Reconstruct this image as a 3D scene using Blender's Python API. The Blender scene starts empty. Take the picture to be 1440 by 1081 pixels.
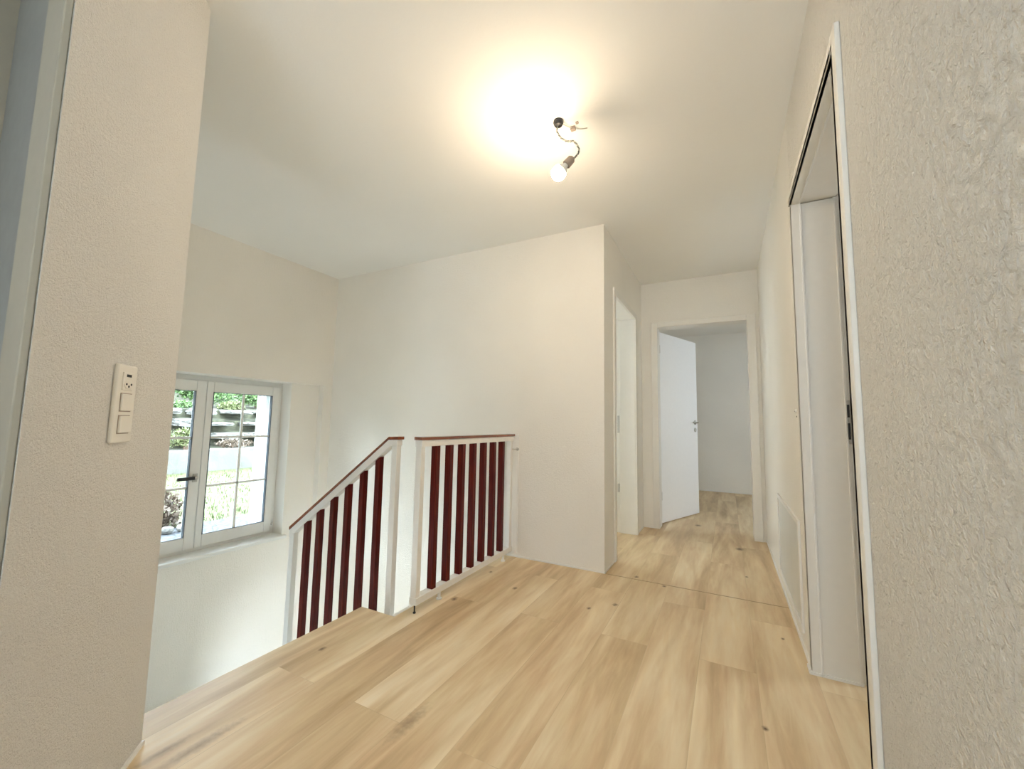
import bpy, bmesh, math, random
from mathutils import Vector, Matrix
random.seed(7)
S = bpy.context.scene
COL = S.collection

# ------------------------------------------------------------------ dimensions (metres)
H = 2.579          # ceiling
XR = 0.300         # right wall
YF = 2.989         # wall behind the stairwell
XC = -0.796        # left wall of the corridor
YE = 4.531         # end wall of the corridor
XW = -3.731        # upper part of the window wall
XB = -3.800        # lower part of the window wall
XN = -1.858        # stair nosing
XV = -1.620        # edge of the floor over the stairwell
YV = 1.770
LZ = -1.26         # half landing

# ------------------------------------------------------------------ materials
def new_mat(name):
    m = bpy.data.materials.new(name); m.use_nodes = True
    nt = m.node_tree; nt.nodes.clear()
    o = nt.nodes.new('ShaderNodeOutputMaterial'); b = nt.nodes.new('ShaderNodeBsdfPrincipled')
    nt.links.new(b.outputs[0], o.inputs[0])
    return m, nt, b
def setin(b, k, v):
    if k in b.inputs: b.inputs[k].default_value = v
def coords(nt, scale=(1,1,1), rot=(0,0,0), loc=(0,0,0)):
    g = nt.nodes.new('ShaderNodeNewGeometry'); mp = nt.nodes.new('ShaderNodeMapping')
    mp.inputs['Scale'].default_value = scale; mp.inputs['Rotation'].default_value = rot; mp.inputs['Location'].default_value = loc
    nt.links.new(g.outputs['Position'], mp.inputs[0]); return mp.outputs[0]
def noise(nt, vec, scale, detail=4, rough=.5, dist=0.0):
    n = nt.nodes.new('ShaderNodeTexNoise'); n.inputs['Scale'].default_value = scale
    n.inputs['Detail'].default_value = detail; n.inputs['Roughness'].default_value = rough
    n.inputs['Distortion'].default_value = dist
    nt.links.new(vec, n.inputs['Vector']); return n.outputs['Fac']
def ramp(nt, fac, stops):
    r = nt.nodes.new('ShaderNodeValToRGB'); e = r.color_ramp.elements
    while len(e) < len(stops): e.new(.5)
    for i, (p, c) in enumerate(stops):
        e[i].position = p; e[i].color = (c[0], c[1], c[2], 1)
    nt.links.new(fac, r.inputs[0]); return r.outputs[0]
def mix(nt, fac, a, b, mode='MIX'):
    m = nt.nodes.new('ShaderNodeMix'); m.data_type = 'RGBA'; m.blend_type = mode
    for sock, v in ((m.inputs[0], fac), (m.inputs[6], a), (m.inputs[7], b)):
        if hasattr(v, 'is_linked') or hasattr(v, 'links'): nt.links.new(v, sock)
        elif isinstance(v, (int, float)): sock.default_value = v
        else: sock.default_value = (v[0], v[1], v[2], 1)
    return m.outputs[2]
def mth(nt, op, a, b=None, clamp=False):
    m = nt.nodes.new('ShaderNodeMath'); m.operation = op; m.use_clamp = clamp
    for i, v in enumerate((a, b)):
        if v is None: continue
        if isinstance(v, (int, float)): m.inputs[i].default_value = v
        else: nt.links.new(v, m.inputs[i])
    return m.outputs[0]
def bump(nt, b, height, strength, dist):
    n = nt.nodes.new('ShaderNodeBump'); n.inputs['Strength'].default_value = strength
    n.inputs['Distance'].default_value = dist
    nt.links.new(height, n.inputs['Height']); nt.links.new(n.outputs[0], b.inputs['Normal'])

def plain(name, col, rough=.5, metal=0.0, var=.04, nscale=30, bumpd=0.0):
    m, nt, b = new_mat(name)
    v = coords(nt); f = noise(nt, v, nscale, 3)
    c = ramp(nt, f, [(.3, [x*(1-var) for x in col]), (.7, [min(1, x*(1+var)) for x in col])])
    nt.links.new(c, b.inputs['Base Color']); setin(b, 'Roughness', rough); setin(b, 'Metallic', metal)
    if bumpd: bump(nt, b, f, .5, bumpd)
    return m

def plaster(name, col, coarse, height, var=.03):
    m, nt, b = new_mat(name)
    v = coords(nt)
    big = noise(nt, v, 1.3, 2)
    n1 = noise(nt, v, coarse, 6, .62, .6)
    n2 = noise(nt, v, coarse*2.7, 3, .6, .3)
    vv = coords(nt, (1, 1, .35))
    n3 = noise(nt, vv, coarse*.45, 2, .5, 1.2)
    h = mth(nt, 'ADD', mth(nt, 'MULTIPLY', n1, 1.0), mth(nt, 'ADD', mth(nt, 'MULTIPLY', n2, .35), mth(nt, 'MULTIPLY', n3, .6)))
    c = ramp(nt, big, [(.3, [x*(1-var) for x in col]), (.7, [min(1, x*(1+var)) for x in col])])
    nt.links.new(c, b.inputs['Base Color']); setin(b, 'Roughness', .92)
    setin(b, 'Specular IOR Level', .2)
    bump(nt, b, h, 1.0, height)
    return m

WALLC = (.885, .860, .808)
M = {}
M['plaster'] = plaster('wall_plaster', WALLC, 120, .0045)
M['plaster_rough'] = plaster('rough_wall_plaster', WALLC, 52, .020, .03)
M['plaster_fine'] = plaster('fine_wall_plaster', WALLC, 150, .008, .03)
M['ceiling'] = plaster('ceiling_paint', (.86, .855, .83), 60, .0004, .015)
M['white'] = plain('white_lacquer', (.84, .83, .80), .38, var=.01)
M['leafwhite'] = plain('white_door_lacquer', (.91, .91, .92), .32, var=.01)
M['frame'] = plain('door_frame_paint', (.82, .80, .755), .45, var=.01)
M['pvc'] = plain('window_white_plastic', (.80, .81, .80), .35, var=.01)
M['nicheshade'] = plain('niche_shade_taupe', (.36, .335, .27), .6, var=.02)  # shade of the left recess painted into wall and frame colour
M['railwhite'] = plain('railing_white_paint', (.84, .83, .80), .4, var=.015)
M['seal'] = plain('dark_rubber_seal', (.10, .12, .15), .6)
M['steel'] = plain('brushed_steel', (.55, .54, .52), .3, 1.0, .05, 80)
M['dark'] = plain('dark_metal', (.05, .05, .05), .45, .6)
M['brownplastic'] = plain('socket_plastic', (.34, .27, .22), .5)
M['switch'] = plain('switch_plastic', (.80, .76, .68), .35, var=.01)
M['wire'] = plain('grey_wire', (.16, .17, .15), .5)
M['wirelight'] = plain('pale_wire', (.45, .44, .38), .5)
M['panelw'] = plain('grey_white_panel', (.70, .71, .69), .4, var=.02, nscale=6)

def redwood():
    m, nt, b = new_mat('dark_red_stained_wood')
    v = coords(nt, (1, 1, .06)); f = noise(nt, v, 90, 4, .6, .4)
    c = ramp(nt, f, [(.3, (.050, .003, .002)), (.55, (.095, .006, .003)), (.8, (.17, .022, .006))])
    nt.links.new(c, b.inputs['Base Color']); setin(b, 'Roughness', .45); setin(b, 'Specular IOR Level', .2)
    bump(nt, b, f, .2, .001); return m
M['red'] = redwood()
def handrailm():
    m, nt, b = new_mat('brown_handrail_wood')
    v = coords(nt, (.3, .06, .3)); f = noise(nt, v, 90, 4, .6, .4)
    c = ramp(nt, f, [(.3, (.15, .035, .016)), (.7, (.26, .075, .03))])
    nt.links.new(c, b.inputs['Base Color']); setin(b, 'Roughness', .22)
    setin(b, 'Coat Weight', .5); return m
M['handrail'] = handrailm()

KNOTS = [(.091,1.789,.010),(.22,2.552,.008),(-1.677,1.372,.012),(-.609,2.52,.013),(-.73,2.397,.011),(-.586,3.038,.014),
         (-.394,2.962,.012),(.095,3.438,.010),(.068,4.165,.03),(-1.227,2.436,.013),(-1.506,2.606,.011),(-1.466,2.114,.016),(-.30,4.9,.03)]
SMUDGE = [(-1.015,1.206,.035,.12),(-1.53,.80,.03,.16),(-1.60,.74,.02,.1)]
def planks():
    m, nt, b = new_mat('oak_plank_floor')
    # brick rows run along Y: rotate so that brick length follows world Y
    v = coords(nt, (1,1,1), (0,0,math.radians(-90)), (0.33, .085, 0))
    br = nt.nodes.new('ShaderNodeTexBrick'); nt.links.new(v, br.inputs['Vector'])
    br.offset = .37; br.offset_frequency = 2; br.squash = 1
    br.inputs['Color1'].default_value = (0,0,0,1); br.inputs['Color2'].default_value = (1,1,1,1)
    br.inputs['Mortar'].default_value = (.5,.5,.5,1)
    br.inputs['Scale'].default_value = 1; br.inputs['Mortar Size'].default_value = .0009
    br.inputs['Mortar Smooth'].default_value = .3; br.inputs['Bias'].default_value = 0
    br.inputs['Brick Width'].default_value = 1.52; br.inputs['Row Height'].default_value = .225
    tone = br.outputs['Color']
    sep = nt.nodes.new('ShaderNodeSeparateColor'); nt.links.new(tone, sep.inputs[0]); t = sep.outputs[0]
    # grain, shifted per plank so it does not run through the joints
    g = nt.nodes.new('ShaderNodeNewGeometry'); mp = nt.nodes.new('ShaderNodeMapping')
    nt.links.new(g.outputs['Position'], mp.inputs[0]); mp.inputs['Scale'].default_value = (1, .11, 1)
    cx = nt.nodes.new('ShaderNodeCombineXYZ'); nt.links.new(mth(nt, 'MULTIPLY', t, 13.0), cx.inputs[2]); nt.links.new(mth(nt, 'MULTIPLY', t, 4.0), cx.inputs[1])
    ad = nt.nodes.new('ShaderNodeVectorMath'); ad.operation = 'ADD'
    nt.links.new(mp.outputs[0], ad.inputs[0]); nt.links.new(cx.outputs[0], ad.inputs[1]); gv = ad.outputs[0]
    broad = noise(nt, gv, 7, 3, .55, .5)
    fine = noise(nt, gv, 70, 5, .65, .2)
    streak = noise(nt, gv, 24, 4, .6, 1.2)
    patch = noise(nt, coords(nt, (1, .45, 1)), 2.6, 3, .5, .3)
    base = ramp(nt, broad, [(.25, (.45, .305, .165)), (.48, (.66, .49, .295)), (.70, (.84, .69, .47))])
    c = mix(nt, .55, base, ramp(nt, fine, [(.3, (.47, .47, .47)), (.7, (.56, .56, .56))]), 'OVERLAY')
    c = mix(nt, .45, c, ramp(nt, streak, [(.32, (.40, .395, .385)), (.5, (.50, .50, .50)), (.66, (.60, .605, .61))]), 'OVERLAY')
    c = mix(nt, .24, c, ramp(nt, t, [(0, (.44, .43, .42)), (1, (.56, .56, .56))]), 'OVERLAY')
    c = mix(nt, .35, c, ramp(nt, patch, [(.3, (.40, .395, .38)), (.7, (.58, .585, .59))]), 'OVERLAY')
    # knots and smudges with places of their own
    sp = nt.nodes.new('ShaderNodeSeparateXYZ'); nt.links.new(g.outputs['Position'], sp.inputs[0])
    wob = mth(nt, 'MULTIPLY', mth(nt, 'SUBTRACT', noise(nt, coords(nt), 60, 2), .5), .9)
    def spot(x, y, rx, ry):
        dx = mth(nt, 'DIVIDE', mth(nt, 'SUBTRACT', sp.outputs[0], x), rx)
        dy = mth(nt, 'DIVIDE', mth(nt, 'SUBTRACT', sp.outputs[1], y), ry)
        d = mth(nt, 'SQRT', mth(nt, 'ADD', mth(nt, 'MULTIPLY', dx, dx), mth(nt, 'MULTIPLY', dy, dy)))
        return mth(nt, 'SUBTRACT', 1.0, mth(nt, 'ADD', d, wob), clamp=True)
    tot = None
    for x, y, r in KNOTS:
        s = spot(x, y, r*1.3, r*1.9); tot = s if tot is None else mth(nt, 'MAXIMUM', tot, s)
    c = mix(nt, mth(nt, 'MULTIPLY', tot, 1.1, True), c, (.13, .07, .035))
    tot = None
    for x, y, rx, ry in SMUDGE:
        s = spot(x, y, rx, ry); tot = s if tot is None else mth(nt, 'MAXIMUM', tot, s)
    c = mix(nt, mth(nt, 'MULTIPLY', tot, .6, True), c, (.20, .13, .08))
    c = mix(nt, mth(nt, 'MULTIPLY', br.outputs['Fac'], .22), c, (.25, .16, .09))
    nt.links.new(c, b.inputs['Base Color']); setin(b, 'Roughness', .42)
    setin(b, 'Specular IOR Level', .35)
    bump(nt, b, mth(nt, 'SUBTRACT', mth(nt, 'MULTIPLY', fine, .25), br.outputs['Fac']), .35, .0008)
    return m
M['floor'] = planks()

def glass():
    m = bpy.data.materials.new('window_glass'); m.use_nodes = True; nt = m.node_tree; nt.nodes.clear()
    o = nt.nodes.new('ShaderNodeOutputMaterial'); mx = nt.nodes.new('ShaderNodeMixShader')
    tr = nt.nodes.new('ShaderNodeBsdfTransparent'); gl = nt.nodes.new('ShaderNodeBsdfGlossy'); gl.inputs['Roughness'].default_value = .02
    fr = nt.nodes.new('ShaderNodeFresnel'); fr.inputs['IOR'].default_value = 1.25
    tr.inputs[0].default_value = (.97, .985, .98, 1)
    nt.links.new(fr.outputs[0], mx.inputs[0]); nt.links.new(tr.outputs[0], mx.inputs[1]); nt.links.new(gl.outputs[0], mx.inputs[2])
    nt.links.new(mx.outputs[0], o.inputs[0]); return m
M['glass'] = glass()
def emit(name, col, st):
    m, nt, b = new_mat(name); setin(b, 'Base Color', (1,1,1,1)); setin(b, 'Emission Color', (*col, 1)); setin(b, 'Emission Strength', st); return m
BULB = 172
M['bulb'] = emit('lit_bulb_glass', (1.0, .79, .55), BULB)

def stone(name, lo, hi, sc=6):
    m, nt, b = new_mat(name); v = coords(nt); f = noise(nt, v, sc, 6, .65, .3)
    nt.links.new(ramp(nt, f, [(.3, lo), (.65, hi)]), b.inputs['Base Color']); setin(b, 'Roughness', .9)
    bump(nt, b, f, .8, .02); return m
M['rock'] = stone('pale_garden_rock', (.075, .072, .064), (.24, .23, .21))
M['soil'] = stone('garden_soil', (.010, .010, .006), (.085, .085, .05), 7)
M['curb'] = stone('weathered_concrete', (.115, .112, .098), (.165, .16, .145), 3)
M['grass'] = stone('garden_lawn', (.035, .05, .012), (.12, .12, .05), 9)
M['outwall'] = plain('outside_render', (.80, .81, .82), .8)
def cobble():
    m, nt, b = new_mat('grey_cobble_paving'); v = coords(nt)
    vo = nt.nodes.new('ShaderNodeTexVoronoi'); vo.feature = 'DISTANCE_TO_EDGE'; vo.inputs['Scale'].default_value = 11
    nt.links.new(v, vo.inputs['Vector'])
    c = ramp(nt, vo.outputs['Distance'], [(.02, (.012, .013, .015)), (.12, (.062, .068, .078))])
    nt.links.new(c, b.inputs['Base Color']); setin(b, 'Roughness', .8); return m
M['cobble'] = cobble()
def leafm(name, a, c2):
    m, nt, b = new_mat(name); v = coords(nt); f = noise(nt, v, 14, 3)
    nt.links.new(ramp(nt, f, [(.35, a), (.65, c2)]), b.inputs['Base Color']); setin(b, 'Roughness', .55)
    return m
M['leaf'] = leafm('green_leaves', (.03, .07, .02), (.15, .24, .08))
M['leaf2'] = leafm('yellow_green_leaves', (.08, .10, .03), (.22, .24, .11))
M['dry'] = leafm('dry_brown_leaves', (.07, .045, .03), (.22, .165, .12))
M['bark'] = plain('brown_bark', (.12, .08, .055), .9)

# ------------------------------------------------------------------ mesh helpers
def link(name, bm, mat, parent=None, smooth=False, bevel=0.0, seg=2):
    bmesh.ops.recalc_face_normals(bm, faces=bm.faces)
    me = bpy.data.meshes.new(name); bm.to_mesh(me); bm.free()
    if mat is not None: me.materials.append(mat)
    if smooth:
        for p in me.polygons: p.use_smooth = True
    o = bpy.data.objects.new(name, me); COL.objects.link(o)
    if parent is not None:
        o.parent = parent
        o.matrix_parent_inverse = Matrix.Translation(-Vector(parent_world(parent)))
    if bevel:
        md = o.modifiers.new('bevel', 'BEVEL'); md.width = bevel; md.segments = seg; md.limit_method = 'ANGLE'
        md.angle_limit = math.radians(40); md.harden_normals = False
    return o
def parent_world(o):
    v = Vector(o.location)
    # parts keep identity transforms (their meshes are in world space), empties sit at their base
    return v if o.parent is None else Vector((0,0,0)) if o.type == 'MESH' else v
def thing(name, label, cat, loc=(0,0,0), group=None, kind=None):
    o = bpy.data.objects.new(name, None); COL.objects.link(o); o.location = loc
    o.empty_display_size = .1
    o['label'] = label; o['category'] = cat
    if group: o['group'] = group
    if kind: o['kind'] = kind
    return o
def tag(o, label, cat, group=None, kind=None):
    o['label'] = label; o['category'] = cat
    if group: o['group'] = group
    if kind: o['kind'] = kind
    return o
def struct(o, label=None, cat=None):
    o['kind'] = 'structure'
    if label: o['label'] = label
    if cat: o['category'] = cat
    return o
def box(bm, x0, x1, y0, y1, z0, z1):
    if x0 > x1: x0, x1 = x1, x0
    if y0 > y1: y0, y1 = y1, y0
    if z0 > z1: z0, z1 = z1, z0
    vs = [bm.verts.new(p) for p in ((x0,y0,z0),(x1,y0,z0),(x1,y1,z0),(x0,y1,z0),(x0,y0,z1),(x1,y0,z1),(x1,y1,z1),(x0,y1,z1))]
    for f in ((0,3,2,1),(4,5,6,7),(0,1,5,4),(1,2,6,5),(2,3,7,6),(3,0,4,7)): bm.faces.new([vs[i] for i in f])
def boxes(*bs):
    bm = bmesh.new()
    for b in bs: box(bm, *b)
    return bm
def prism(pts, axis, a, b):
    """extrude a 2D polygon along axis; pts are the two other coordinates in order (x,y,z minus axis)"""
    bm = bmesh.new()
    def mk(p, w):
        l = list(p); l.insert(axis, w); return bm.verts.new(l)
    A = [mk(p, a) for p in pts]; B = [mk(p, b) for p in pts]
    bm.faces.new(A); bm.faces.new(B[::-1])
    for i in range(len(pts)):
        j = (i+1) % len(pts); bm.faces.new((A[i], A[j], B[j], B[i]))
    return bm
def wall(axis, a, b, u0, u1, z0, z1, holes=()):
    """slab between a and b on axis (0=x,1=y), spanning u (the other) and z, with rectangular through holes; one clean mesh"""
    us = sorted({u0, u1, *[h[0] for h in holes], *[h[1] for h in holes]}); us = [u for u in us if u0 <= u <= u1]
    zs = sorted({z0, z1, *[h[2] for h in holes], *[h[3] for h in holes]}); zs = [z for z in zs if z0 <= z <= z1]
    def solid(i, j):
        if not (0 <= i < len(us)-1 and 0 <= j < len(zs)-1): return False
        u = (us[i]+us[i+1])/2; z = (zs[j]+zs[j+1])/2
        return not any(h[0] < u < h[1] and h[2] < z < h[3] for h in holes)
    bm = bmesh.new(); cache = {}
    def V(w, u, z):
        k = (w, round(u, 5), round(z, 5))
        if k not in cache: cache[k] = bm.verts.new((w, u, z) if axis == 0 else (u, w, z))
        return cache[k]
    for i in range(len(us)-1):
        for j in range(len(zs)-1):
            if not solid(i, j): continue
            A, B, C, D = us[i], us[i+1], zs[j], zs[j+1]
            for w in (a, b): bm.faces.new((V(w,A,C), V(w,B,C), V(w,B,D), V(w,A,D)))
            if not solid(i-1, j): bm.faces.new((V(a,A,C), V(b,A,C), V(b,A,D), V(a,A,D)))
            if not solid(i+1, j): bm.faces.new((V(a,B,C), V(b,B,C), V(b,B,D), V(a,B,D)))
            if not solid(i, j-1): bm.faces.new((V(a,A,C), V(b,A,C), V(b,B,C), V(a,B,C)))
            if not solid(i, j+1): bm.faces.new((V(a,A,D), V(b,A,D), V(b,B,D), V(a,B,D)))
    return bm
def frame_of(t, up=Vector((0,0,1))):
    t = t.normalized()
    if abs(t.dot(up)) > .98: up = Vector((0,1,0))
    n = t.cross(up).normalized(); return n, n.cross(t).normalized()
def tube(bm, pts, r, n=10, caps=True):
    pts = [Vector(p) for p in pts]; rings = []
    rr = r if isinstance(r, (list, tuple)) else [r]*len(pts)
    N = None
    for i, p in enumerate(pts):
        t = (pts[min(i+1, len(pts)-1)]-pts[max(i-1, 0)]).normalized()
        if N is None: N, _ = frame_of(t)
        N = (N - t*N.dot(t)).normalized(); B = t.cross(N)
        rings.append([bm.verts.new(p+(N*math.cos(2*math.pi*k/n)+B*math.sin(2*math.pi*k/n))*rr[i]) for k in range(n)])
    for a, b in zip(rings, rings[1:]):
        for k in range(n): bm.faces.new((a[k], a[(k+1)%n], b[(k+1)%n], b[k]))
    if caps: bm.faces.new(rings[0][::-1]); bm.faces.new(rings[-1])
def spline(pts, n=8):
    pts = [Vector(p) for p in pts]; P = [pts[0]]+pts+[pts[-1]]; out = []
    for i in range(1, len(P)-2):
        for k in range(n):
            t = k/n
            out.append(.5*((2*P[i])+(P[i+1]-P[i-1])*t+(2*P[i-1]-5*P[i]+4*P[i+1]-P[i+2])*t*t+(3*P[i]-P[i-1]-3*P[i+1]+P[i+2])*t**3))
    return out+[pts[-1]]
def lathe(bm, base, axis, prof, n=28):
    """prof: list of (distance along axis, radius)"""
    axis = Vector(axis).normalized(); N, B = frame_of(axis); base = Vector(base); rings = []
    for d, r in prof:
        c = base+axis*d
        if r < 1e-5: rings.append([bm.verts.new(c)]); continue
        rings.append([bm.verts.new(c+(N*math.cos(2*math.pi*k/n)+B*math.sin(2*math.pi*k/n))*r) for k in range(n)])
    for a, b in zip(rings, rings[1:]):
        for k in range(n):
            q = (k+1) % n
            if len(a) == 1 and len(b) == 1: continue
            if len(a) == 1: bm.faces.new((a[0], b[q], b[k]))
            elif len(b) == 1: bm.faces.new((a[k], a[q], b[0]))
            else: bm.faces.new((a[k], a[q], b[q], b[k]))
    for r_ in (rings[0], rings[-1]):
        if len(r_) > 2: bm.faces.new(r_)
def obox(bm, o, ex, ey, ez, a0, a1, b0, b1, c0, c1):
    """box in a local frame"""
    o = Vector(o); ex = Vector(ex); ey = Vector(ey); ez = Vector(ez)
    P = [o+ex*a+ey*b+ez*c for a, b, c in ((a0,b0,c0),(a1,b0,c0),(a1,b1,c0),(a0,b1,c0),(a0,b0,c1),(a1,b0,c1),(a1,b1,c1),(a0,b1,c1))]
    vs = [bm.verts.new(p) for p in P]
    for f in ((0,3,2,1),(4,5,6,7),(0,1,5,4),(1,2,6,5),(2,3,7,6),(3,0,4,7)): bm.faces.new([vs[i] for i in f])

# ------------------------------------------------------------------ SETTING: floor
T = .25
YC2 = 0.9      # the stair flight runs between y=YC2 and y=YV
bm = bmesh.new()
def slab(pts, z1=0.0, z0=-.22):
    V0 = [bm.verts.new((x, y, z0)) for x, y in pts]; V1 = [bm.verts.new((x, y, z1)) for x, y in pts]
    bm.faces.new(V1); bm.faces.new(V0[::-1])
    for i in range(len(pts)):
        j = (i+1) % len(pts); bm.faces.new((V0[i], V0[j], V1[j], V1[i]))
slab([(XN, -1.4), (2.3, -1.4), (2.3, 7.7), (-2.9, 7.7), (-2.9, YF+.1), (XV, YF+.1), (XV, YV), (XN, YV)])
struct(link('floor', bm, M['floor']), 'light oak plank floor of the upper landing and corridor', 'floor')
# steps down to the half landing (hidden below the nosing) and the half landing itself
bm = bmesh.new()
for i in range(1, 7):
    box(bm, XN-.25*i, XN-.25*(i-1), -.2, YV+.03, -.18*i-.20, -.18*i)
box(bm, XB+.001, XN-1.5, -.2, YF, LZ-.2, LZ)
for i in range(1, 5):
    box(bm, XN-1.5+.25*(i-1), XN-1.5+.25*i, YV+.12, YF, LZ-.18*i-.2, LZ-.18*i)
struct(link('floor', bm, M['panelw'], bevel=.004), 'pale steps and half landing below the window', 'stairs')
bm = boxes((-4.2, XN+2.2, -1.4, YF+.2, -2.9, -2.7))
struct(link('floor', bm, M['panelw']), 'grey floor of the storey below the stairs', 'floor')
# white edge trim along the open floor edge
struct(link('trim_1', boxes((XV-.012, XV+.006, YV, YF, -.2, .004)), M['white'], bevel=.001), 'thin white edge strip of the floor over the stairwell', 'trim')
# threshold joint between landing and corridor
struct(link('trim_2', boxes((XC-.0, XR, 2.985, 2.991, -.01, .0012)), plain('oak_joint_strip', (.42, .29, .17), .5)), 'thin floor joint strip at the corridor mouth', 'trim')

# ------------------------------------------------------------------ SETTING: ceiling
struct(link('ceiling', boxes((-4.2, 2.5, -1.5, 7.8, H, H+.2)), M['ceiling']), 'smooth off-white ceiling', 'ceiling')

# ------------------------------------------------------------------ SETTING: walls
D2 = (1.36, 2.26, 2.105)       # right wall door: y0 y1 head
D3 = (3.32, 4.15, 2.11)        # corridor left door
D1 = (-.632, .197, 2.09)       # end wall door: x0 x1 head
RW = .195                      # thickness right wall
struct(link('wall_right', wall(0, XR, XR+RW, -1.4, 2.30, 0, H, [(D2[0]-.02, D2[1]+.02, -1, D2[2]+.02)]), M['plaster_rough']), 'rough plastered right wall beside the camera with a doorway', 'wall')
struct(link('wall_right', wall(0, XR, XR+RW, 2.30, YE, 0, H), M['plaster']), 'white right wall of the corridor beyond the doorway', 'wall')
struct(link('wall_front', wall(1, YF, YF+.15, XB-.1, XC, -2.8, H), M['plaster']), 'tall white wall behind the stairwell railing', 'wall')
struct(link('wall_corridor', wall(0, XC-.20, XC, YF+.15, YE, 0, H, [(D3[0]-.02, D3[1]+.02, -1, D3[2]+.02)]), M['plaster']), 'white left wall of the corridor with a doorway', 'wall')
struct(link('wall_end', wall(1, YE, YE+.20, XC-.2, XR+RW, 0, H, [(D1[0]-.02, D1[1]+.02, -1, D1[2]+.02)]), M['plaster']), 'white end wall of the corridor around the open door', 'wall')
# window wall
WY0, WY1, WZ0, WZ1 = 1.215, 2.575, -.085, 1.40
struct(link('wall_left', wall(0, -3.985, XB, -1.4, YF+.15, -2.8, H, [(WY0, WY1, WZ0, WZ1)]), M['plaster']), 'white window wall on the left of the stairwell', 'wall')
struct(link('wall_outside', wall(0, -4.20, -3.985, -2.5, 7.8, -2.8, H+.2, [(WY0+.075, 2.50, WZ0-.01, 1.33)]), M['outwall']), 'white outside face of the house around the window', 'wall')
struct(link('wall_left', boxes((XB, XW, -1.4, YF, 1.40, H), (XB, XW, 2.885, YF, -2.7, 1.40)), M['plaster']), 'thicker upper part of the window wall above the window ledge', 'wall')
# 45 degree wall pier with the switches
A = Vector((-1.690, .716, 0)); B = Vector((-1.253, .279, 0))
pts = [(A.x, A.y), (B.x, B.y), (-1.36, .279), (-1.36, .33), (-1.45, .33), (-1.45, .46), (-1.83, .60), (-1.83, .716)]
bm = bmesh.new(); slab([(A.x, A.y), (B.x, B.y), (-1.375, .279), (-1.79, .60)], H, -.02)
struct(link('wall_pier', bm, M['plaster_fine']), 'slanted plastered wall pier carrying the light switch', 'wall')
# dim doorway left of the pier
struct(link('wall_niche', boxes((-2.6, -1.79, .36, .60, 0, H), (-1.95, -1.375, .279, .36, 2.5, H)), M['nicheshade']), 'wall around the dim doorway left of the pier', 'wall')
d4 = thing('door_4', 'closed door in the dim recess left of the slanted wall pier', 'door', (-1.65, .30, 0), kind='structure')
link('door_frame', boxes((-1.375, -1.258, .264, .2785, 0, 2.5), (-1.41, -1.375, .272, .34, 0, 2.5), (-1.948, -1.90, .262, .40, 0, 2.5), (-1.948, -1.258, .264, .279, 2.45, 2.5)), M['nicheshade'], d4, bevel=.003)
link('door_leaf', boxes((-1.90, -1.41, .31, .35, .01, 2.45)), plain('door_shade_grey_blue', (.25, .265, .26), .5), d4, bevel=.002)  # leaf colour darkened to carry the shade of the recess
# walls behind the camera and around side rooms (never in frame, close the space)
struct(link('wall_back', wall(1, -1.55, -1.4, -4.2, 2.5, -2.8, H, [(-3.5, -2.85, -1.15, -.50), (-.50, .10, 1.0, 1.9)]), M['plaster']), 'wall behind the camera', 'wall')  # both openings are unseen additions that let in fill daylight
struct(link('wall_hall', boxes((-2.07, -1.95, -1.4, .36, 0, H)), M['plaster']), 'wall between the stairwell and the hall behind the camera', 'wall')
struct(link('wall_stairwell', boxes((XN, XN+.12, -1.4, YC2-.2, -2.8, -.22), (XV, XV+.12, YV, YF, -2.8, -.22), (XN, XV+.12, YV-.1, YV, -2.8, -.22)), M['plaster']), 'wall under the floor edge of the stairwell', 'wall')
struct(link('wall_side_room', wall(0, 2.3, 2.45, -1.4, 4.53, 0, H, [(2.8, 3.4, 1.2, 1.9)]), M['plaster']), 'walls of the room behind the right doorway', 'wall')  # unseen opening added to send daylight through the right doorway
struct(link('wall_bathroom', wall(0, -2.9, -2.75, YF+.15, YE, 0, H, [(3.5, 4.5, .4, 2.2)]), M['plaster']), 'walls of the room behind the left corridor doorway', 'wall')
BX0, BX1, BY1 = -1.9, 2.2, 7.55
struct(link('wall_bathroom', boxes((-2.9, XC-.2, YE, YE+.2, 0, H)), M['plaster']), 'end wall of the room behind the left corridor doorway', 'wall')
struct(link('wall_bedroom', boxes((-2.9, 2.5, BY1, BY1+.15, 0, H), (BX0-.15, BX0, YE+.2, BY1, 0, H), (XR+RW, BX1+.2, YE, YE+.2, 0, H)), M['plaster']), 'white walls of the room behind the open door', 'wall')
struct(link('wall_bedroom', wall(0, BX1, BX1+.2, YE+.2, BY1, 0, H, [(5.0, 5.8, .95, 1.62)]), M['plaster']), 'window wall of the room behind the open door', 'wall')

# baseboards: very low white strips
def strip(name, label, *bs):
    struct(link(name, boxes(*bs), M['white'], bevel=.001), label, 'baseboard')
e = .006; hb = .012
strip('baseboard_front', 'low white strip at the foot of the wall behind the stairs', (XV, XC+e, YF-e, YF, 0, hb))
strip('baseboard_corridor', 'low white strip at the foot of the left corridor wall', (XC, XC+e, YF-e, 3.258, 0, hb), (XC, XC+e, 4.215, YE, 0, hb), (XC, -.70, YE-e, YE, 0, hb))
strip('baseboard_right', 'low white strip at the foot of the right corridor wall', (XR-e, XR, 2.325, YE, 0, hb+.01))
bm = bmesh.new(); dd = (B-A).normalized(); nn = Vector((-dd.y, dd.x, 0))
if nn.dot(Vector((1, 1, 0))) < 0: nn = -nn
obox(bm, A, dd, nn, (0,0,1), -.004, (B-A).length, -.001, .007, 0, .014)
struct(link('baseboard_pier', bm, M['white'], bevel=.001), 'low white strip at the foot of the slanted pier', 'baseboard')
strip('baseboard_bedroom', 'low white strip along the back wall of the room behind the open door', (BX0, BX1, BY1-e, BY1, 0, .02))

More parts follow.
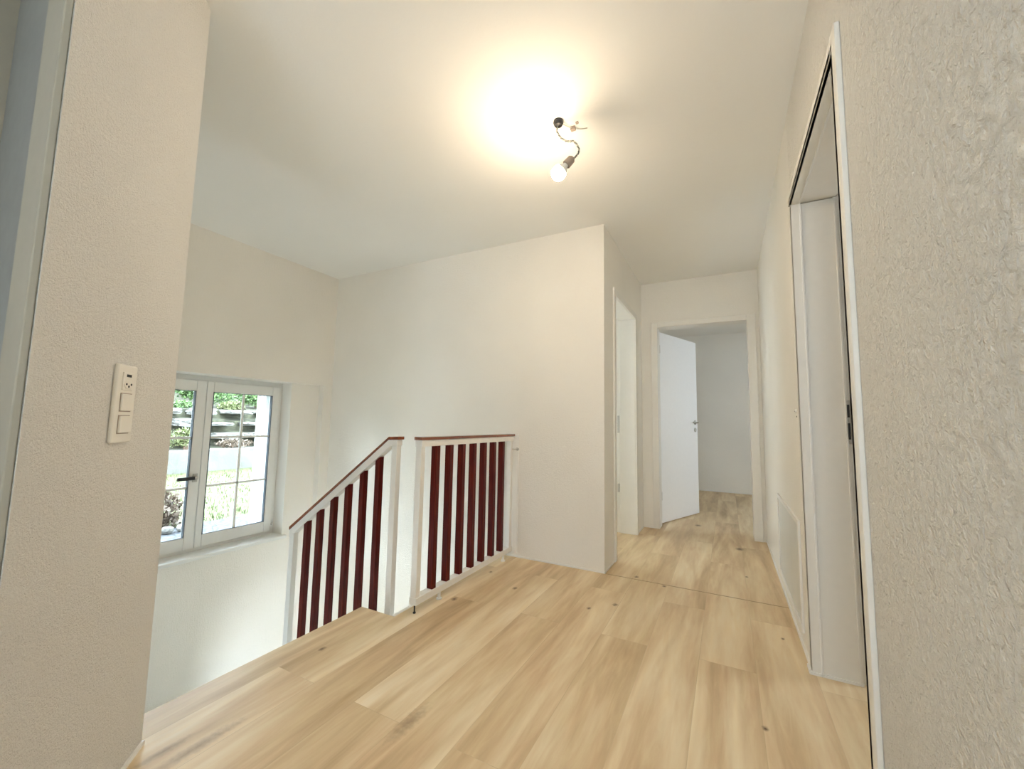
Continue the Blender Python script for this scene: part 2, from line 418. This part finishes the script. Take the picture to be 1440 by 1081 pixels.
# ------------------------------------------------------------------ DOORS
# door_1: end of corridor, open leaf
d1 = thing('door_1', 'open white door at the end of the corridor', 'door', (-.63, YE, 0), kind='structure')
x0, x1, zh = D1; p = .012
bm = boxes((x0-.065, x0, YE-p, YE, 0, zh+.055), (x1, x1+.075, YE-p, YE, 0, zh+.055), (x0, x1, YE-p, YE, zh, zh+.055),
           (x0-.02, x0, YE, YE+.155, 0, zh), (x1, x1+.02, YE, YE+.155, 0, zh), (x0-.02, x1+.02, YE, YE+.155, zh, zh+.02),
           (x0-.045, x0-.012, YE+.155, YE+.215, 0, zh+.02), (x1+.012, x1+.045, YE+.155, YE+.215, 0, zh+.02), (x0-.02, x1+.02, YE+.155, YE+.215, zh+.012, zh+.045))
link('door_frame', bm, M['frame'], d1, bevel=.004)
link('seal', boxes((x0-.012, x0-.002, YE+.156, YE+.166, 0, zh+.01), (x1+.002, x1+.012, YE+.156, YE+.166, 0, zh+.01)), M['seal'], d1)
hp = Vector((-.640, YE+.215, 0)); ld = Vector((.367, .930, 0)).normalized(); ln = Vector((ld.y, -ld.x, 0))
bm = bmesh.new(); obox(bm, hp, ld, ln, (0,0,1), .0, .865, -.04, 0, .012, 2.085)
leaf = link('door_leaf', bm, M['leafwhite'], d1, bevel=.002)
def lever(parent, o, along, out, mat, toward=-1):
    """door lever with rose and separate keyhole rose"""
    bm = bmesh.new(); o = Vector(o)
    lathe(bm, o, out, [(0, .026), (.006, .026), (.009, .022), (.009, .010), (.045, .010), (.045, 0)])
    s = o+out*.045
    tube(bm, spline([s-out*.006, s+along*toward*.02, s+along*toward*.06, s+along*toward*.125+Vector((0,0,-.002))]), [.0095]*25, 10)
    h = link('door_handle', bm, mat, parent, smooth=True); h['label'] = 'brushed steel lever handle'
    bm = bmesh.new(); q = o+Vector((0,0,-.09))
    lathe(bm, q, out, [(0, .026), (.006, .026), (.009, .022), (.009, 0)])
    obox(bm, q, along, out, (0,0,1), -.006, .006, .009, .013, -.022, .012)
    k = link('keyhole_plate', bm, mat, parent, smooth=False); k['label'] = 'steel keyhole plate'
lever(leaf, hp+ld*.80+Vector((0,0,1.095)), ld, ln, M['steel'], -1)
lever(leaf, hp+ld*.80-ln*.04+Vector((0,0,1.095)), ld, -ln, M['steel'], -1)
bm = bmesh.new(); obox(bm, hp, ld, ln, (0,0,1), .8651, .8665, -.030, -.010, .93, 1.16)
link('lock_plate', bm, M['steel'], leaf)
bm = bmesh.new()
for zz in (.25, 1.85): tube(bm, [hp+Vector((-.004,.006,zz)), hp+Vector((-.004,.006,zz+.09))], .007)
link('hinge', bm, M['steel'], d1, smooth=True)

# door_2: right wall doorway
d2 = thing('door_2', 'white framed open doorway in the right wall', 'door', (XR, 1.8, 0), kind='structure')
y0, y1, zh = D2; p = .013
bm = boxes((XR-p, XR, y0-.055, y0, 0, zh+.05), (XR-p*.4, XR, y1, y1+.055, 0, zh+.05), (XR-p, XR, y0, y1+.0, zh, zh+.05),
           (XR-p, XR+.17, y0-.02, y0, 0, zh), (XR-p*.4, XR+.032, y1, y1+.02, 0, zh), (XR+.032, XR+.17, y1+.004, y1+.024, 0, zh),
           (XR-p, XR+.032, y0-.02, y1+.02, zh, zh+.02), (XR+.032, XR+.17, y0-.02, y1+.02, zh+.005, zh+.025),
           (XR+.17, XR+.215, y0-.06, y0-.014, 0, zh+.05), (XR+.17, XR+.215, y1+.016, y1+.06, 0, zh+.05), (XR+.17, XR+.215, y0-.02, y1+.02, zh+.016, zh+.05))
link('door_frame', bm, M['frame'], d2, bevel=.003)
link('seal', boxes((XR+.028, XR+.036, y1-.004, y1+.004, 0, zh), (XR+.028, XR+.036, y0, y1, zh-.004, zh+.004),
                   (XR+.158, XR+.164, y1-.003, y1+.004, 0, zh)), M['white'], d2, bevel=.0015)['label'] = 'pale rubber seal line'
link('strike_plate', boxes((XR+.168, XR+.180, y1-.006, y1+.018, .985, 1.175)), M['steel'], d2)['label'] = 'dark steel strike plate'
link('strike_slot', boxes((XR+.166, XR+.172, y1-.0075, y1+.01, 1.005, 1.075), (XR+.166, XR+.172, y1-.0075, y1+.01, 1.10, 1.155)), M['dark'], d2)
link('caulk_line', boxes((XR-.012, XR+.17, y1-.004, y1+.003, 0, .012), (XR-.014, XR-.003, y1, y1+.06, 0, .016)), M['white'], d2, bevel=.001)

# door_3: corridor left doorway
d3 = thing('door_3', 'white framed open doorway in the left corridor wall', 'door', (XC, 3.7, 0), kind='structure')
y0, y1, zh = D3; p = .013
bm = boxes((XC, XC+p, y0-.06, y0, 0, zh+.055), (XC, XC+p, y1, y1+.06, 0, zh+.055), (XC, XC+p, y0, y1, zh, zh+.055),
           (XC-.155, XC, y0-.02, y0, 0, zh), (XC-.155, XC, y1, y1+.02, 0, zh), (XC-.155, XC, y0-.02, y1+.02, zh, zh+.02),
           (XC-.215, XC-.155, y0-.06, y0-.014, 0, zh+.04), (XC-.215, XC-.155, y1+.014, y1+.06, 0, zh+.04), (XC-.215, XC-.155, y0-.02, y1+.02, zh+.014, zh+.05))
link('door_frame', bm, M['frame'], d3, bevel=.004)
link('strike_plate', boxes((XC-.178, XC-.160, y1+.002, y1+.016, .97, 1.14)), M['steel'], d3)
link('hinge', boxes((XC-.178, XC-.160, y1+.002, y1+.016, .39, .47)), M['steel'], d3)
bm = boxes((XC-.215, XC-.175, y0-.05, y0-.01, .01, 2.1))

# ------------------------------------------------------------------ WINDOW
w1 = thing('window_1', 'white two-leaf casement window with glazing bars over the stairs', 'window', (-3.95, 1.895, WZ0), kind='structure')
FX0, FX1 = -3.985, -3.945     # outer frame
link('window_frame', boxes((FX0, FX1, WY0, WY0+.05, WZ0+.02, WZ1), (FX0, FX1, WY1-.05, WY1, WZ0+.02, WZ1), (FX0, FX1, WY0+.05, WY1-.05, 1.345, WZ1), (FX0, FX1, WY0+.05, WY1-.05, WZ0+.02, -.005)), M['pvc'], w1, bevel=.003)
def sash(ya, yb, ga, gb, z0=-.030, z1=1.358):
    """ya..yb outside size, ga..gb glass"""
    SX0, SX1 = -3.978, -3.925; g0, g1 = .070, 1.268
    s = link('sash', boxes((SX0, SX1, ya, ga, z0, z1), (SX0, SX1, gb, yb, z0, z1), (SX0, SX1, ga, gb, z0, g0), (SX0, SX1, ga, gb, g1, z1)), M['pvc'], w1, bevel=.006, seg=3)
    link('glazing_seal', boxes((-3.958, -3.926, ga, ga+.006, g0, g1), (-3.958, -3.926, gb-.006, gb, g0, g1), (-3.958, -3.93, ga, gb, g0, g0+.004), (-3.958, -3.93, ga, gb, g1-.004, g1)), M['seal'], s)
    link('pane', boxes((-3.958, -3.954, ga, gb, g0, g1)), M['glass'], s)
    c = (ga+gb)/2
    for a in ((c-.010, c+.010, g0, g1), (ga, gb, .868, .888), (ga, gb, .458, .478)):
        link('glazing_bar', boxes((-3.953, -3.940, a[0], a[1], a[2], a[3])), M['pvc'], s, bevel=.003)
    return s
sr = sash(1.897, 2.540, 1.947, 2.470)
sl = sash(1.250, 1.893, 1.322, 1.817)
# handle: dark lever pointing left on a pale rose, fixed on the left leaf
bm = bmesh.new(); hc = Vector((-3.925, 1.858, .548)); out = Vector((1,0,0))
lathe(bm, hc, out, [(0, .024), (.010, .024), (.014, .018), (.030, .014), (.034, 0)])
obox(bm, hc, (0,1,0), out, (0,0,1), -.017, .017, 0, .009, -.035, .035)
link('handle_rose', bm, M['steel'], sl, bevel=.002)
bm = bmesh.new(); obox(bm, hc, (0,1,0), out, (0,0,1), -.135, -.012, .018, .036, -.014, .014)
link('window_handle', bm, M['dark'], sl, bevel=.004)['label'] = 'dark lever handle'
bm = bmesh.new(); lathe(bm, (-3.945, 2.556, .03), out, [(0, .009), (.018, .009), (.022, 0)]); lathe(bm, (-3.945, 2.556, .03), (0,0,1), [(0, .008), (.05, .008)])
link('hinge', bm, M['pvc'], w1, smooth=True)
# inner sill and outer sill, shutter rail
struct(link('trim_3', boxes((-3.985, -3.765, WY0-.03, WY1+.03, -.085, -.055)), M['pvc'], bevel=.009, seg=3), 'white window sill board with rounded nose', 'window sill')
link('shutter_rail', boxes((-4.06, -4.03, 2.47, 2.50, -.08, 1.33), (-4.12, -4.10, 2.485, 2.50, -.08, 1.33), (-4.19, -4.17, 2.48, 2.50, -.08, 1.33)), M['pvc'], w1, bevel=.002)
struct(link('trim_4', boxes((-4.25, -3.985, 1.29, 2.50, -.10, -.06)), M['outwall'], bevel=.003), 'outside window sill', 'window sill')
# bedroom window frame (lights the open door)
w2 = thing('window_2', 'window of the room behind the open door', 'window', (BX1, 5.95, .85), kind='structure')
link('window_frame', boxes((BX1+.1, BX1+.15, 5.0, 5.05, .95, 1.62), (BX1+.1, BX1+.15, 5.75, 5.8, .95, 1.62), (BX1+.1, BX1+.15, 5.05, 5.75, .95, 1.0), (BX1+.1, BX1+.15, 5.05, 5.75, 1.57, 1.62)), M['pvc'], w2)

# ------------------------------------------------------------------ RAILINGS
# level railing along the open floor edge
rl = thing('landing_railing', 'level white railing with seven dark red balusters along the floor edge', 'railing', (-1.55, 1.84, 0))
RX0, RX1 = -1.575, -1.525
link('handrail', boxes((-1.580, -1.520, 1.832, YF-.012, .942, .960)), M['handrail'], rl, bevel=.003)['label'] = 'glossy red-brown wooden handrail'
link('top_rail', boxes((RX0, RX1, 1.836, YF-.02, .906, .942)), M['railwhite'], rl, bevel=.002)
link('bottom_rail', boxes((RX0, RX1, 1.836, YF-.02, .048, .086)), M['railwhite'], rl, bevel=.002)
link('post', boxes((-1.570, -1.530, 1.838, 1.873, .048, .906)), M['railwhite'], rl, bevel=.002)
link('post', boxes((-1.570, -1.530, 2.925, 2.960, .048, .906)), M['railwhite'], rl, bevel=.002)
for y in (1.978, 2.114, 2.250, 2.385, 2.521, 2.657, 2.790):
    link('baluster', boxes((-1.570, -1.530, y, y+.036, .086, .906)), M['red'], rl, bevel=.002)
for x, y in ((-1.545, 2.068), (-1.54, 2.85)):
    bm = bmesh.new(); lathe(bm, (x, y, 0), (0,0,1), [(0, .016), (.008, .016), (.010, .009), (.048, .009)], 16)
    link('foot', bm, M['railwhite'], rl)
bm = bmesh.new(); lathe(bm, (-1.55, 1.855, 0), (0,0,1), [(0, .008), (.006, .008), (.008, .004), (.048, .004)], 12)
link('foot', bm, M['dark'], rl)['label'] = 'dark metal foot under the corner post'
bm = bmesh.new(); lathe(bm, (-1.50, YF, .84), (0,-1,0), [(0, .013), (.010, .013), (.012, .005), (.03, .005)], 14)
tube(bm, [(-1.50, YF-.025, .84), (-1.535, 2.95, .84)], .005, 8)
link('wall_bracket', bm, M['steel'], rl)
link('wall_plate', boxes((-1.60, -1.49, YF-.008, YF, .03, .955)), M['railwhite'], rl, bevel=.002)

# sloped railing of the stair flight
rs = thing('stair_railing', 'sloped white railing with six dark red balusters going down the stairs', 'railing', (-1.72, 1.85, 0))
SY0, SY1 = 1.825, 1.870; k = .7283
def zt(x): return .952+k*(x+1.764)          # top surface of the handrail
xl, xk = -2.618, -1.764
link('handrail', prism([(xl, zt(xl)), (xk, .955), (-1.690, .958), (-1.690, .940), (xk-.004, .937), (xl, zt(xl)-.021)], 1, SY0-.004, SY1+.004), M['handrail'], rs, bevel=.002)['label'] = 'red-brown handrail bending level at its top end'
link('top_rail', prism([(xl, zt(xl)-.021), (xk-.004, .937), (-1.700, .940), (-1.700, .905), (-1.75, .900), (xl, zt(xl)-.070)], 1, SY0, SY1), M['railwhite'], rs, bevel=.002)
link('post', boxes((-1.745, -1.705, 1.830, 1.866, -.22, .905)), M['railwhite'], rs, bevel=.002)
link('post', boxes((-2.618, -2.575, 1.830, 1.866, -.72, zt(-2.6)-.05)), M['railwhite'], rs, bevel=.002)
def zb(x): return zt(x)-1.03
link('bottom_rail', prism([(-2.60, zb(-2.60)), (-1.72, zb(-1.72)), (-1.72, zb(-1.72)-.045), (-2.60, zb(-2.60)-.045)], 1, SY0, SY1), M['railwhite'], rs, bevel=.002)
for x in (-2.482, -2.366, -2.243, -2.119, -1.995, -1.871):
    a, b = x, x+.036
    link('baluster', prism([(a, zb(a)), (b, zb(b)), (b, zt(b)-.066), (a, zt(a)-.066)], 1, 1.831, 1.865), M['red'], rs, bevel=.002)

# ------------------------------------------------------------------ LAMP
lp = thing('hanging_bulb', 'bare lit light bulb hanging by a twisted wire from the ceiling', 'lamp', (-.718, 1.826, H))
bm = bmesh.new()
lathe(bm, (-.718, 1.826, H), (0,0,-1), [(0, .024), (.012, .026), (.026, .020), (.030, .006), (.030, 0)], 20)
link('ceiling_hook', bm, M['dark'], lp, smooth=False, bevel=.001)['label'] = 'dark ceiling hook block'
yw = 1.826
wp = [(-.722, yw, 2.560), (-.726, yw, 2.530), (-.715, yw, 2.502), (-.700, yw, 2.478), (-.668, yw, 2.452), (-.640, yw+.004, 2.447), (-.622, yw+.008, 2.425), (-.612, yw+.012, 2.395), (-.624, yw+.012, 2.372), (-.640, yw+.008, 2.360)]
sp_ = spline(wp, 10)
for s_, mt in ((0, 'wire'), (1, 'wirelight')):
    pts_ = []
    for i, q in enumerate(sp_):
        t = (sp_[min(i+1, len(sp_)-1)]-sp_[max(i-1, 0)]).normalized(); N, B_ = frame_of(t, Vector((0,1,0)))
        a = i*.75+math.pi*s_; pts_.append(q+(N*math.cos(a)+B_*math.sin(a))*.0032)
    bm = bmesh.new(); tube(bm, pts_, .0027, 7); link('wire', bm, M[mt], lp, smooth=True)
ax = Vector((-.60, -.19, -.66)).normalized(); so = Vector((-.642, 1.834, 2.364))
bm = bmesh.new(); lathe(bm, so, ax, [(0, 0), (0, .011), (.010, .020), (.048, .022), (.048, .016), (.044, 0)], 24)
link('socket', bm, M['brownplastic'], lp, smooth=False, bevel=.001)['label'] = 'brown lamp socket'
bm = bmesh.new(); bo = so+ax*.044
lathe(bm, bo, ax, [(0, 0), (0, .013), (.010, .014), (.020, .020), (.032, .029), (.0395, .0325), (.0395, 0)], 28)
link('bulb_base', bm, M['white'], lp, smooth=False)['label'] = 'white neck of the bulb'
bm = bmesh.new()
lathe(bm, bo, ax, [(.0396, 0), (.0396, .0323), (.046, .0345), (.060, .0355), (.074, .032), (.086, .023), (.093, .011), (.0955, 0)], 28)
bo_ = link('bulb', bm, M['bulb'], lp, smooth=True); bo_['label'] = 'glowing warm white bulb'
# loose terminal and wires at the ceiling
bm = bmesh.new()
tube(bm, spline([(-.700, 1.835, H-.015), (-.690, 1.86, H-.012), (-.675, 1.885, H-.010), (-.664, 1.898, H-.010)]), .003, 7)
tube(bm, spline([(-.655, 1.905, H-.009), (-.630, 1.925, H-.006), (-.600, 1.935, H-.004)]), .0025, 7)
link('wire', bm, M['wirelight'], lp, smooth=True)
bm = boxes((-.677, -.652, 1.888, 1.908, H-.020, H-.002), (-.642, -.628, 1.868, 1.880, H-.010, H))
link('terminal_block', bm, M['brownplastic'], lp, bevel=.002)

# ------------------------------------------------------------------ LIGHT SWITCH on the pier
dd = (A-B).normalized()                      # along the face, away from the camera
nn = Vector((1, 1, 0)).normalized()
def P(s, z, off=0): return A-dd*s+nn*off+Vector((0,0,z))
sc = P(.301, 1.083)
sw = thing('light_switch', 'cream switch and socket plate on the slanted plaster pier', 'light switch', sc)
ex = dd; ez = Vector((0,0,1))
bm = bmesh.new(); obox(bm, sc, ex, nn, ez, -.046, .046, 0, .011, -.107, .107)
link('cover_plate', bm, M['switch'], sw, bevel=.006, seg=3)
for z0 in (-.020, -.080):
    bm = bmesh.new(); obox(bm, sc, ex, nn, ez, -.024, .024, .010, .0165, z0, z0+.046)
    link('rocker', bm, M['switch'], sw, bevel=.002)
    bm = bmesh.new(); obox(bm, sc, ex, nn, ez, -.0265, .0265, .0105, .0115, z0-.0025, z0+.0485)
    link('rocker_gap', bm, M['brownplastic'], sw)
bm = bmesh.new(); obox(bm, sc, ex, nn, ez, -.024, .024, .010, .0135, .036, .086)
soc = link('socket_insert', bm, M['switch'], sw, bevel=.002)
bm = bmesh.new()
hexp = [(math.cos(math.radians(60*i))*.022, math.sin(math.radians(60*i))*.014+.052) for i in range(6)]
V0 = [bm.verts.new(sc+ex*a+ez*b+nn*.0137) for a, b in hexp]; V1 = [bm.verts.new(sc+ex*a*.9+ez*(.052+(b-.052)*.9)+nn*.0150) for a, b in hexp]
bm.faces.new(V1); bm.faces.new(V0[::-1])
for i in range(6): bm.faces.new((V0[i], V0[(i+1)%6], V1[(i+1)%6], V1[i]))
link('socket_rim', bm, M['switch'], soc)
bm = bmesh.new()
for a, b in ((-.011, .053), (.011, .053), (0, .047)): lathe(bm, sc+ex*a+ez*b+nn*.0145, nn, [(0, .0032), (.0012, .0032)], 10)
obox(bm, sc, ex, nn, ez, -.010, .010, .0135, .0148, .073, .080)
link('socket_hole', bm, M['dark'], soc)

# ------------------------------------------------------------------ ACCESS PANEL and small wall button on the right wall
ap = thing('access_panel', 'flat grey-white access panel low on the right corridor wall', 'panel', (XR, 2.95, .09))
link('panel_frame', boxes((XR-.010, XR, 2.45, 2.475, .085, .605), (XR-.010, XR, 3.355, 3.38, .085, .605), (XR-.010, XR, 2.475, 3.355, .580, .605), (XR-.010, XR, 2.475, 3.355, .085, .110)), M['white'], ap, bevel=.002)
link('panel_door', boxes((XR-.005, XR, 2.478, 3.352, .113, .577)), M['panelw'], ap, bevel=.001)
wb = thing('wall_button', 'tiny white round wall plug beside the right doorway', 'wall plug', (XR, 2.40, 1.13))
bm = bmesh.new(); lathe(bm, (XR, 2.405, 1.13), (-1,0,0), [(0, .011), (.004, .011), (.006, .008), (.006, 0)], 18); link('cap', bm, M['white'], wb)
bm = bmesh.new(); lathe(bm, (XR-.006, 2.405, 1.13), (-1,0,0), [(0, .003), (.001, .003)], 10); lathe(bm, (XR, 2.395, 1.105), (-1,0,0), [(0, .004), (.002, .003), (.002, 0)], 10); link('screw', bm, M['dark'], wb)

# ------------------------------------------------------------------ GARDEN
def terrain():
    bm = bmesh.new(); xs = [-4.2, -5.4, -6.5, -8, -9.0]; zs = [-.15, -.15, -.10, -.05, .0]
    return bm
go = bmesh.new(); box(go, -5.35, -4.2, -3, 12, -.35, -.15)
struct(link('ground_paving', go, M['cobble']), 'grey cobbled strip outside the window', 'paving')
bm = prism([(-5.35, -.15), (-7.0, -.10), (-9.0, .0), (-9.0, -.5), (-5.35, -.5)], 1, -6, 20)
struct(link('ground_soil', bm, M['grass']), 'lawn ground outside the window', 'ground')
# grass blades as stuff
bm = bmesh.new()
for i in range(9000):
    x = -5.35-random.random()**1.2*3.6; y = 1.2+random.random()*7.5
    z = -.15+(.05*(-5.35-x)/1.65 if x > -7 else .05+.1*(-7-x)/2)
    if (x+5.5)**2+(y-2.28)**2 < .16: continue
    h = random.uniform(.02, .06); a = random.random()*6.28; w = random.uniform(.004, .009)
    c, s = math.cos(a)*w, math.sin(a)*w; lx, ly = random.uniform(-.02, .02), random.uniform(-.02, .02)
    bm.faces.new([bm.verts.new((x-c, y-s, z-.005)), bm.verts.new((x+c, y+s, z-.005)), bm.verts.new((x+lx, y+ly, z+h))])
tag(link('grass', bm, leafm('grass_blades', (.05, .085, .02), (.16, .18, .08))), 'short patchy garden grass outside the window', 'grass', kind='stuff')
struct(link('trim_5', boxes((-9.35, -9.0, -6, 20, -.4, .42)), M['curb'], bevel=.02), 'low pale concrete garden kerb wall behind the lawn', 'kerb')
bm = prism([(-9.35, .40), (-9.75, .45), (-9.85, .70), (-10.1, .76), (-10.15, .98), (-10.4, 1.04), (-10.45, 1.22), (-11.6, 1.36), (-12.6, 2.3), (-15, 3.6), (-15, -.5), (-9.35, -.5)], 1, -8, 24)
struct(link('ground_bank', bm, M['soil']), 'earth bank rising behind the lawn', 'ground')
def rock(x, y, z, sx, sy, sz, i, label):
    bm = bmesh.new(); bmesh.ops.create_cube(bm, size=1); bmesh.ops.subdivide_edges(bm, edges=bm.edges, cuts=3, use_grid_fill=True)
    rnd = random.Random(i)
    for v in bm.verts:
        c = Vector(v.co); l = max(abs(c.x), abs(c.y), abs(c.z)); r = c.length
        c = c*(1-.28*(r-l)/r) if r > 0 else c
        v.co = Vector((c.x*sx, c.y*sy, c.z*sz))+Vector([rnd.uniform(-.06, .06)*q for q in (sx, sy, sz)])
    rz = Matrix.Rotation(rnd.uniform(-.15, .15), 3, 'Z')
    for v in bm.verts: v.co = rz @ v.co+Vector((x, y, z))
    return tag(link('garden_rock', bm, M['rock'], smooth=False, bevel=.01), label, 'rock', 'pale stone slabs of the garden terrace outside the window')
rows = [(-9.62, .66), (-9.95, .92), (-10.25, 1.18)]
names_r = ['lowest', 'middle', 'top']
n = 0
for r, (x, z) in enumerate(rows):
    y = 3.5+.22*r
    while y < 7.6:
        wd = random.uniform(.38, .62); n += 1
        rock(x+random.uniform(-.06, .04), y+wd/2, z+random.uniform(-.03, .03), random.uniform(.42, .52), wd, random.uniform(.07, .17), n,
             'pale stone slab in the %s row of the garden terrace outside the window' % names_r[r])
        y += wd+random.uniform(.05, .28)
def leaves(bm, c, rad, cnt, size, rnd):
    for i in range(cnt):
        while True:
            p = Vector([rnd.uniform(-1, 1) for _ in range(3)])
            if .25 < p.length < 1: break
        q = Vector((p.x*rad[0], p.y*rad[1], p.z*rad[2]))+c
        a = Vector([rnd.uniform(-1, 1) for _ in range(3)]).normalized(); b_ = a.cross(Vector([rnd.uniform(-1, 1) for _ in range(3)])).normalized()
        s = size*rnd.uniform(.6, 1.3); mid = (a+b_.cross(a)*.2)*.5
        bm.faces.new([bm.verts.new(q), bm.verts.new(q+a*s*.5+b_*s*.28), bm.verts.new(q+a*s), bm.verts.new(q+a*s*.5-b_*s*.28)])
def shrub(x, y, z, rad, mat, label, cnt=2200, size=.085, seed=1, group='shrubs on the garden bank outside the window'):
    rnd = random.Random(seed); t = thing('shrub', label, 'shrub', (x, y, z), group)
    bm = bmesh.new()
    for k_ in range(4):
        o = Vector((rnd.uniform(-.5, .5)*rad[0], rnd.uniform(-.5, .5)*rad[1], rad[2]*(.7+.4*rnd.random())))
        leaves(bm, Vector((x, y, z))+o, [q*.65 for q in rad], cnt//4, size, rnd)
    link('foliage', bm, mat, t)
    bm = bmesh.new()
    for k_ in range(6):
        tip = Vector((x+rnd.uniform(-.6, .6)*rad[0], y+rnd.uniform(-.6, .6)*rad[1], z+rad[2]*1.2))
        tube(bm, [(x, y, z-.1), Vector((x, y, z)).lerp(tip, .5)+Vector((.03, .02, 0)), tip], [.025, .016, .006], 6)
    link('stem', bm, M['bark'], t)
shrub(-11.15, 4.15, 1.34, (.40, .52, .34), M['leaf'], 'dense dark green shrub at the left top of the garden terrace', seed=1, cnt=3400, size=.07)
shrub(-11.2, 5.35, 1.36, (.40, .56, .34), M['leaf'], 'dark green shrub at the top middle of the garden terrace', seed=2, cnt=3400, size=.07)
shrub(-11.2, 6.6, 1.36, (.40, .56, .34), M['leaf'], 'dark green shrub at the right top of the garden terrace', seed=3, cnt=3400, size=.07)
shrub(-11.2, 2.9, 1.52, (.40, .56, .40), M['leaf'], 'green shrub at the far left end of the garden terrace', seed=9, cnt=2400, size=.08)
shrub(-9.22, 4.15, .42, (.12, .30, .26), M['leaf2'], 'yellow-green plant on the kerb wall before the left slabs', seed=4, cnt=1300, size=.05)
shrub(-9.22, 6.0, .42, (.12, .34, .34), M['leaf2'], 'yellow-green plant on the kerb wall near the right pane', seed=5, cnt=1700, size=.05)
shrub(-9.20, 5.05, .42, (.10, .40, .10), M['dry'], 'low dry brown plant on the kerb wall', seed=6, cnt=900, size=.05)
shrub(-10.72, 4.75, 1.12, (.15, .34, .16), M['leaf'], 'small green plant above the top slab row, left of the glazing bar', seed=11, cnt=1500, size=.055)
shrub(-10.72, 5.75, 1.12, (.15, .36, .20), M['leaf2'], 'pale green plant above the top slab row near the white reveal', seed=12, cnt=1500, size=.055)
# brown heap of dry branches near the window
rnd = random.Random(5); t = thing('brush_pile', 'brown heap of dry leaves and stones outside the left leaf', 'brush pile', (-5.5, 2.28, -.15))
bm = bmesh.new()
leaves(bm, Vector((-5.5, 2.28, -.02)), (.22, .22, .26), 1100, .06, rnd)
link('dry_leaves', bm, M['dry'], t)
bm = bmesh.new()
for k_ in range(22):
    a = rnd.random()*6.28; r = rnd.uniform(.1, .24); tp = Vector((-5.5+math.cos(a)*r, 2.28+math.sin(a)*r, rnd.uniform(.02, .30)))
    tube(bm, [(-5.5+rnd.uniform(-.1, .1), 2.28+rnd.uniform(-.1, .1), -.15), tp], [.012, .005], 6)
link('branches', bm, M['bark'], t)
for k_ in range(4):
    bm = bmesh.new(); bmesh.ops.create_icosphere(bm, subdivisions=2, radius=1)
    cx_, cy_ = -5.12+rnd.uniform(-.05, .05), 1.95+k_*.135; 
    for v in bm.verts: v.co = Vector((v.co.x*.05+cx_, v.co.y*.06+cy_, v.co.z*.045-.115))
    for v in bm.verts: v.co += Vector([rnd.uniform(-.006, .006) for _ in range(3)])
    tag(link('pebble', bm, M['rock']), 'fist-sized pale stone at the foot of the dry brush heap', 'stone', 'pale stones at the foot of the brush heap')
struct(link('ground_far', boxes((-40, -15, -30, 40, -.5, 3.4), (-15, -4.2, 20, 40, -.5, -.1)), M['grass']), 'far garden ground', 'ground')

# ------------------------------------------------------------------ LIGHT
w = bpy.data.worlds.new('sky'); S.world = w; w.use_nodes = True; nt = w.node_tree
bg = nt.nodes['Background']; bg.inputs[0].default_value = (.75, .885, 1.0, 1); bg.inputs[1].default_value = 7.0
def portal(name, loc, rot, sx, sy):
    l = bpy.data.lights.new(name, 'AREA'); l.shape = 'RECTANGLE'; l.size = sx; l.size_y = sy
    o = bpy.data.objects.new(name, l); COL.objects.link(o); o.location = loc; o.rotation_euler = rot
    l.cycles.is_portal = True
portal('window_portal', (-4.24, 1.895, .62), (0, math.radians(-90), 0), 1.45, 1.25)
portal('added_stair_fill_portal', (-3.125, -1.57, -.80), (math.radians(90), 0, 0), .75, .7)  # for the added low opening, cool fill for the stairwell
portal('added_hall_fill_portal', (-.20, -1.57, 1.425), (math.radians(90), 0, 0), .5, .85)  # for the added opening behind the camera, fill for the landing
portal('added_side_room_fill_portal', (2.47, 3.1, 1.55), (0, math.radians(90), 0), .7, .6)  # for the added side room opening, fill towards the pier
portal('bathroom_window_portal', (-2.92, 4.0, 1.3), (0, math.radians(-90), 0), 1.8, 1.0)
portal('bedroom_window_portal', (BX1+.22, 5.4, 1.285), (0, math.radians(90), 0), .67, .8)

S.cycles.max_bounces = 16; S.cycles.diffuse_bounces = 9
# ------------------------------------------------------------------ CAMERA
cam = bpy.data.cameras.new('camera'); co = bpy.data.objects.new('camera', cam); COL.objects.link(co); S.camera = co
yaw, pit, roll, f = 0.48203, 0.0929, 0.0185, 577.43
fwd = Vector((-math.sin(yaw)*math.cos(pit), math.cos(yaw)*math.cos(pit), math.sin(pit)))
r0 = Vector((math.cos(yaw), math.sin(yaw), 0)); u0 = r0.cross(fwd)
rr_ = r0*math.cos(roll)+u0*math.sin(roll); uu = rr_.cross(fwd)
mw = Matrix((( rr_.x, uu.x, -fwd.x, 0), (rr_.y, uu.y, -fwd.y, 0), (rr_.z, uu.z, -fwd.z, 0), (0, 0, 0, 1)))
mw.translation = Vector((0, 0, 1.05)); co.matrix_world = mw
cam.sensor_fit = 'HORIZONTAL'; cam.sensor_width = 36; cam.lens = f/1440*36; cam.clip_start = .02; cam.clip_end = 200

vs = S.view_settings; vs.view_transform = 'Standard'; vs.look = 'None'; vs.gamma = 1; vs.exposure = 1.46; vs.use_curve_mapping = False
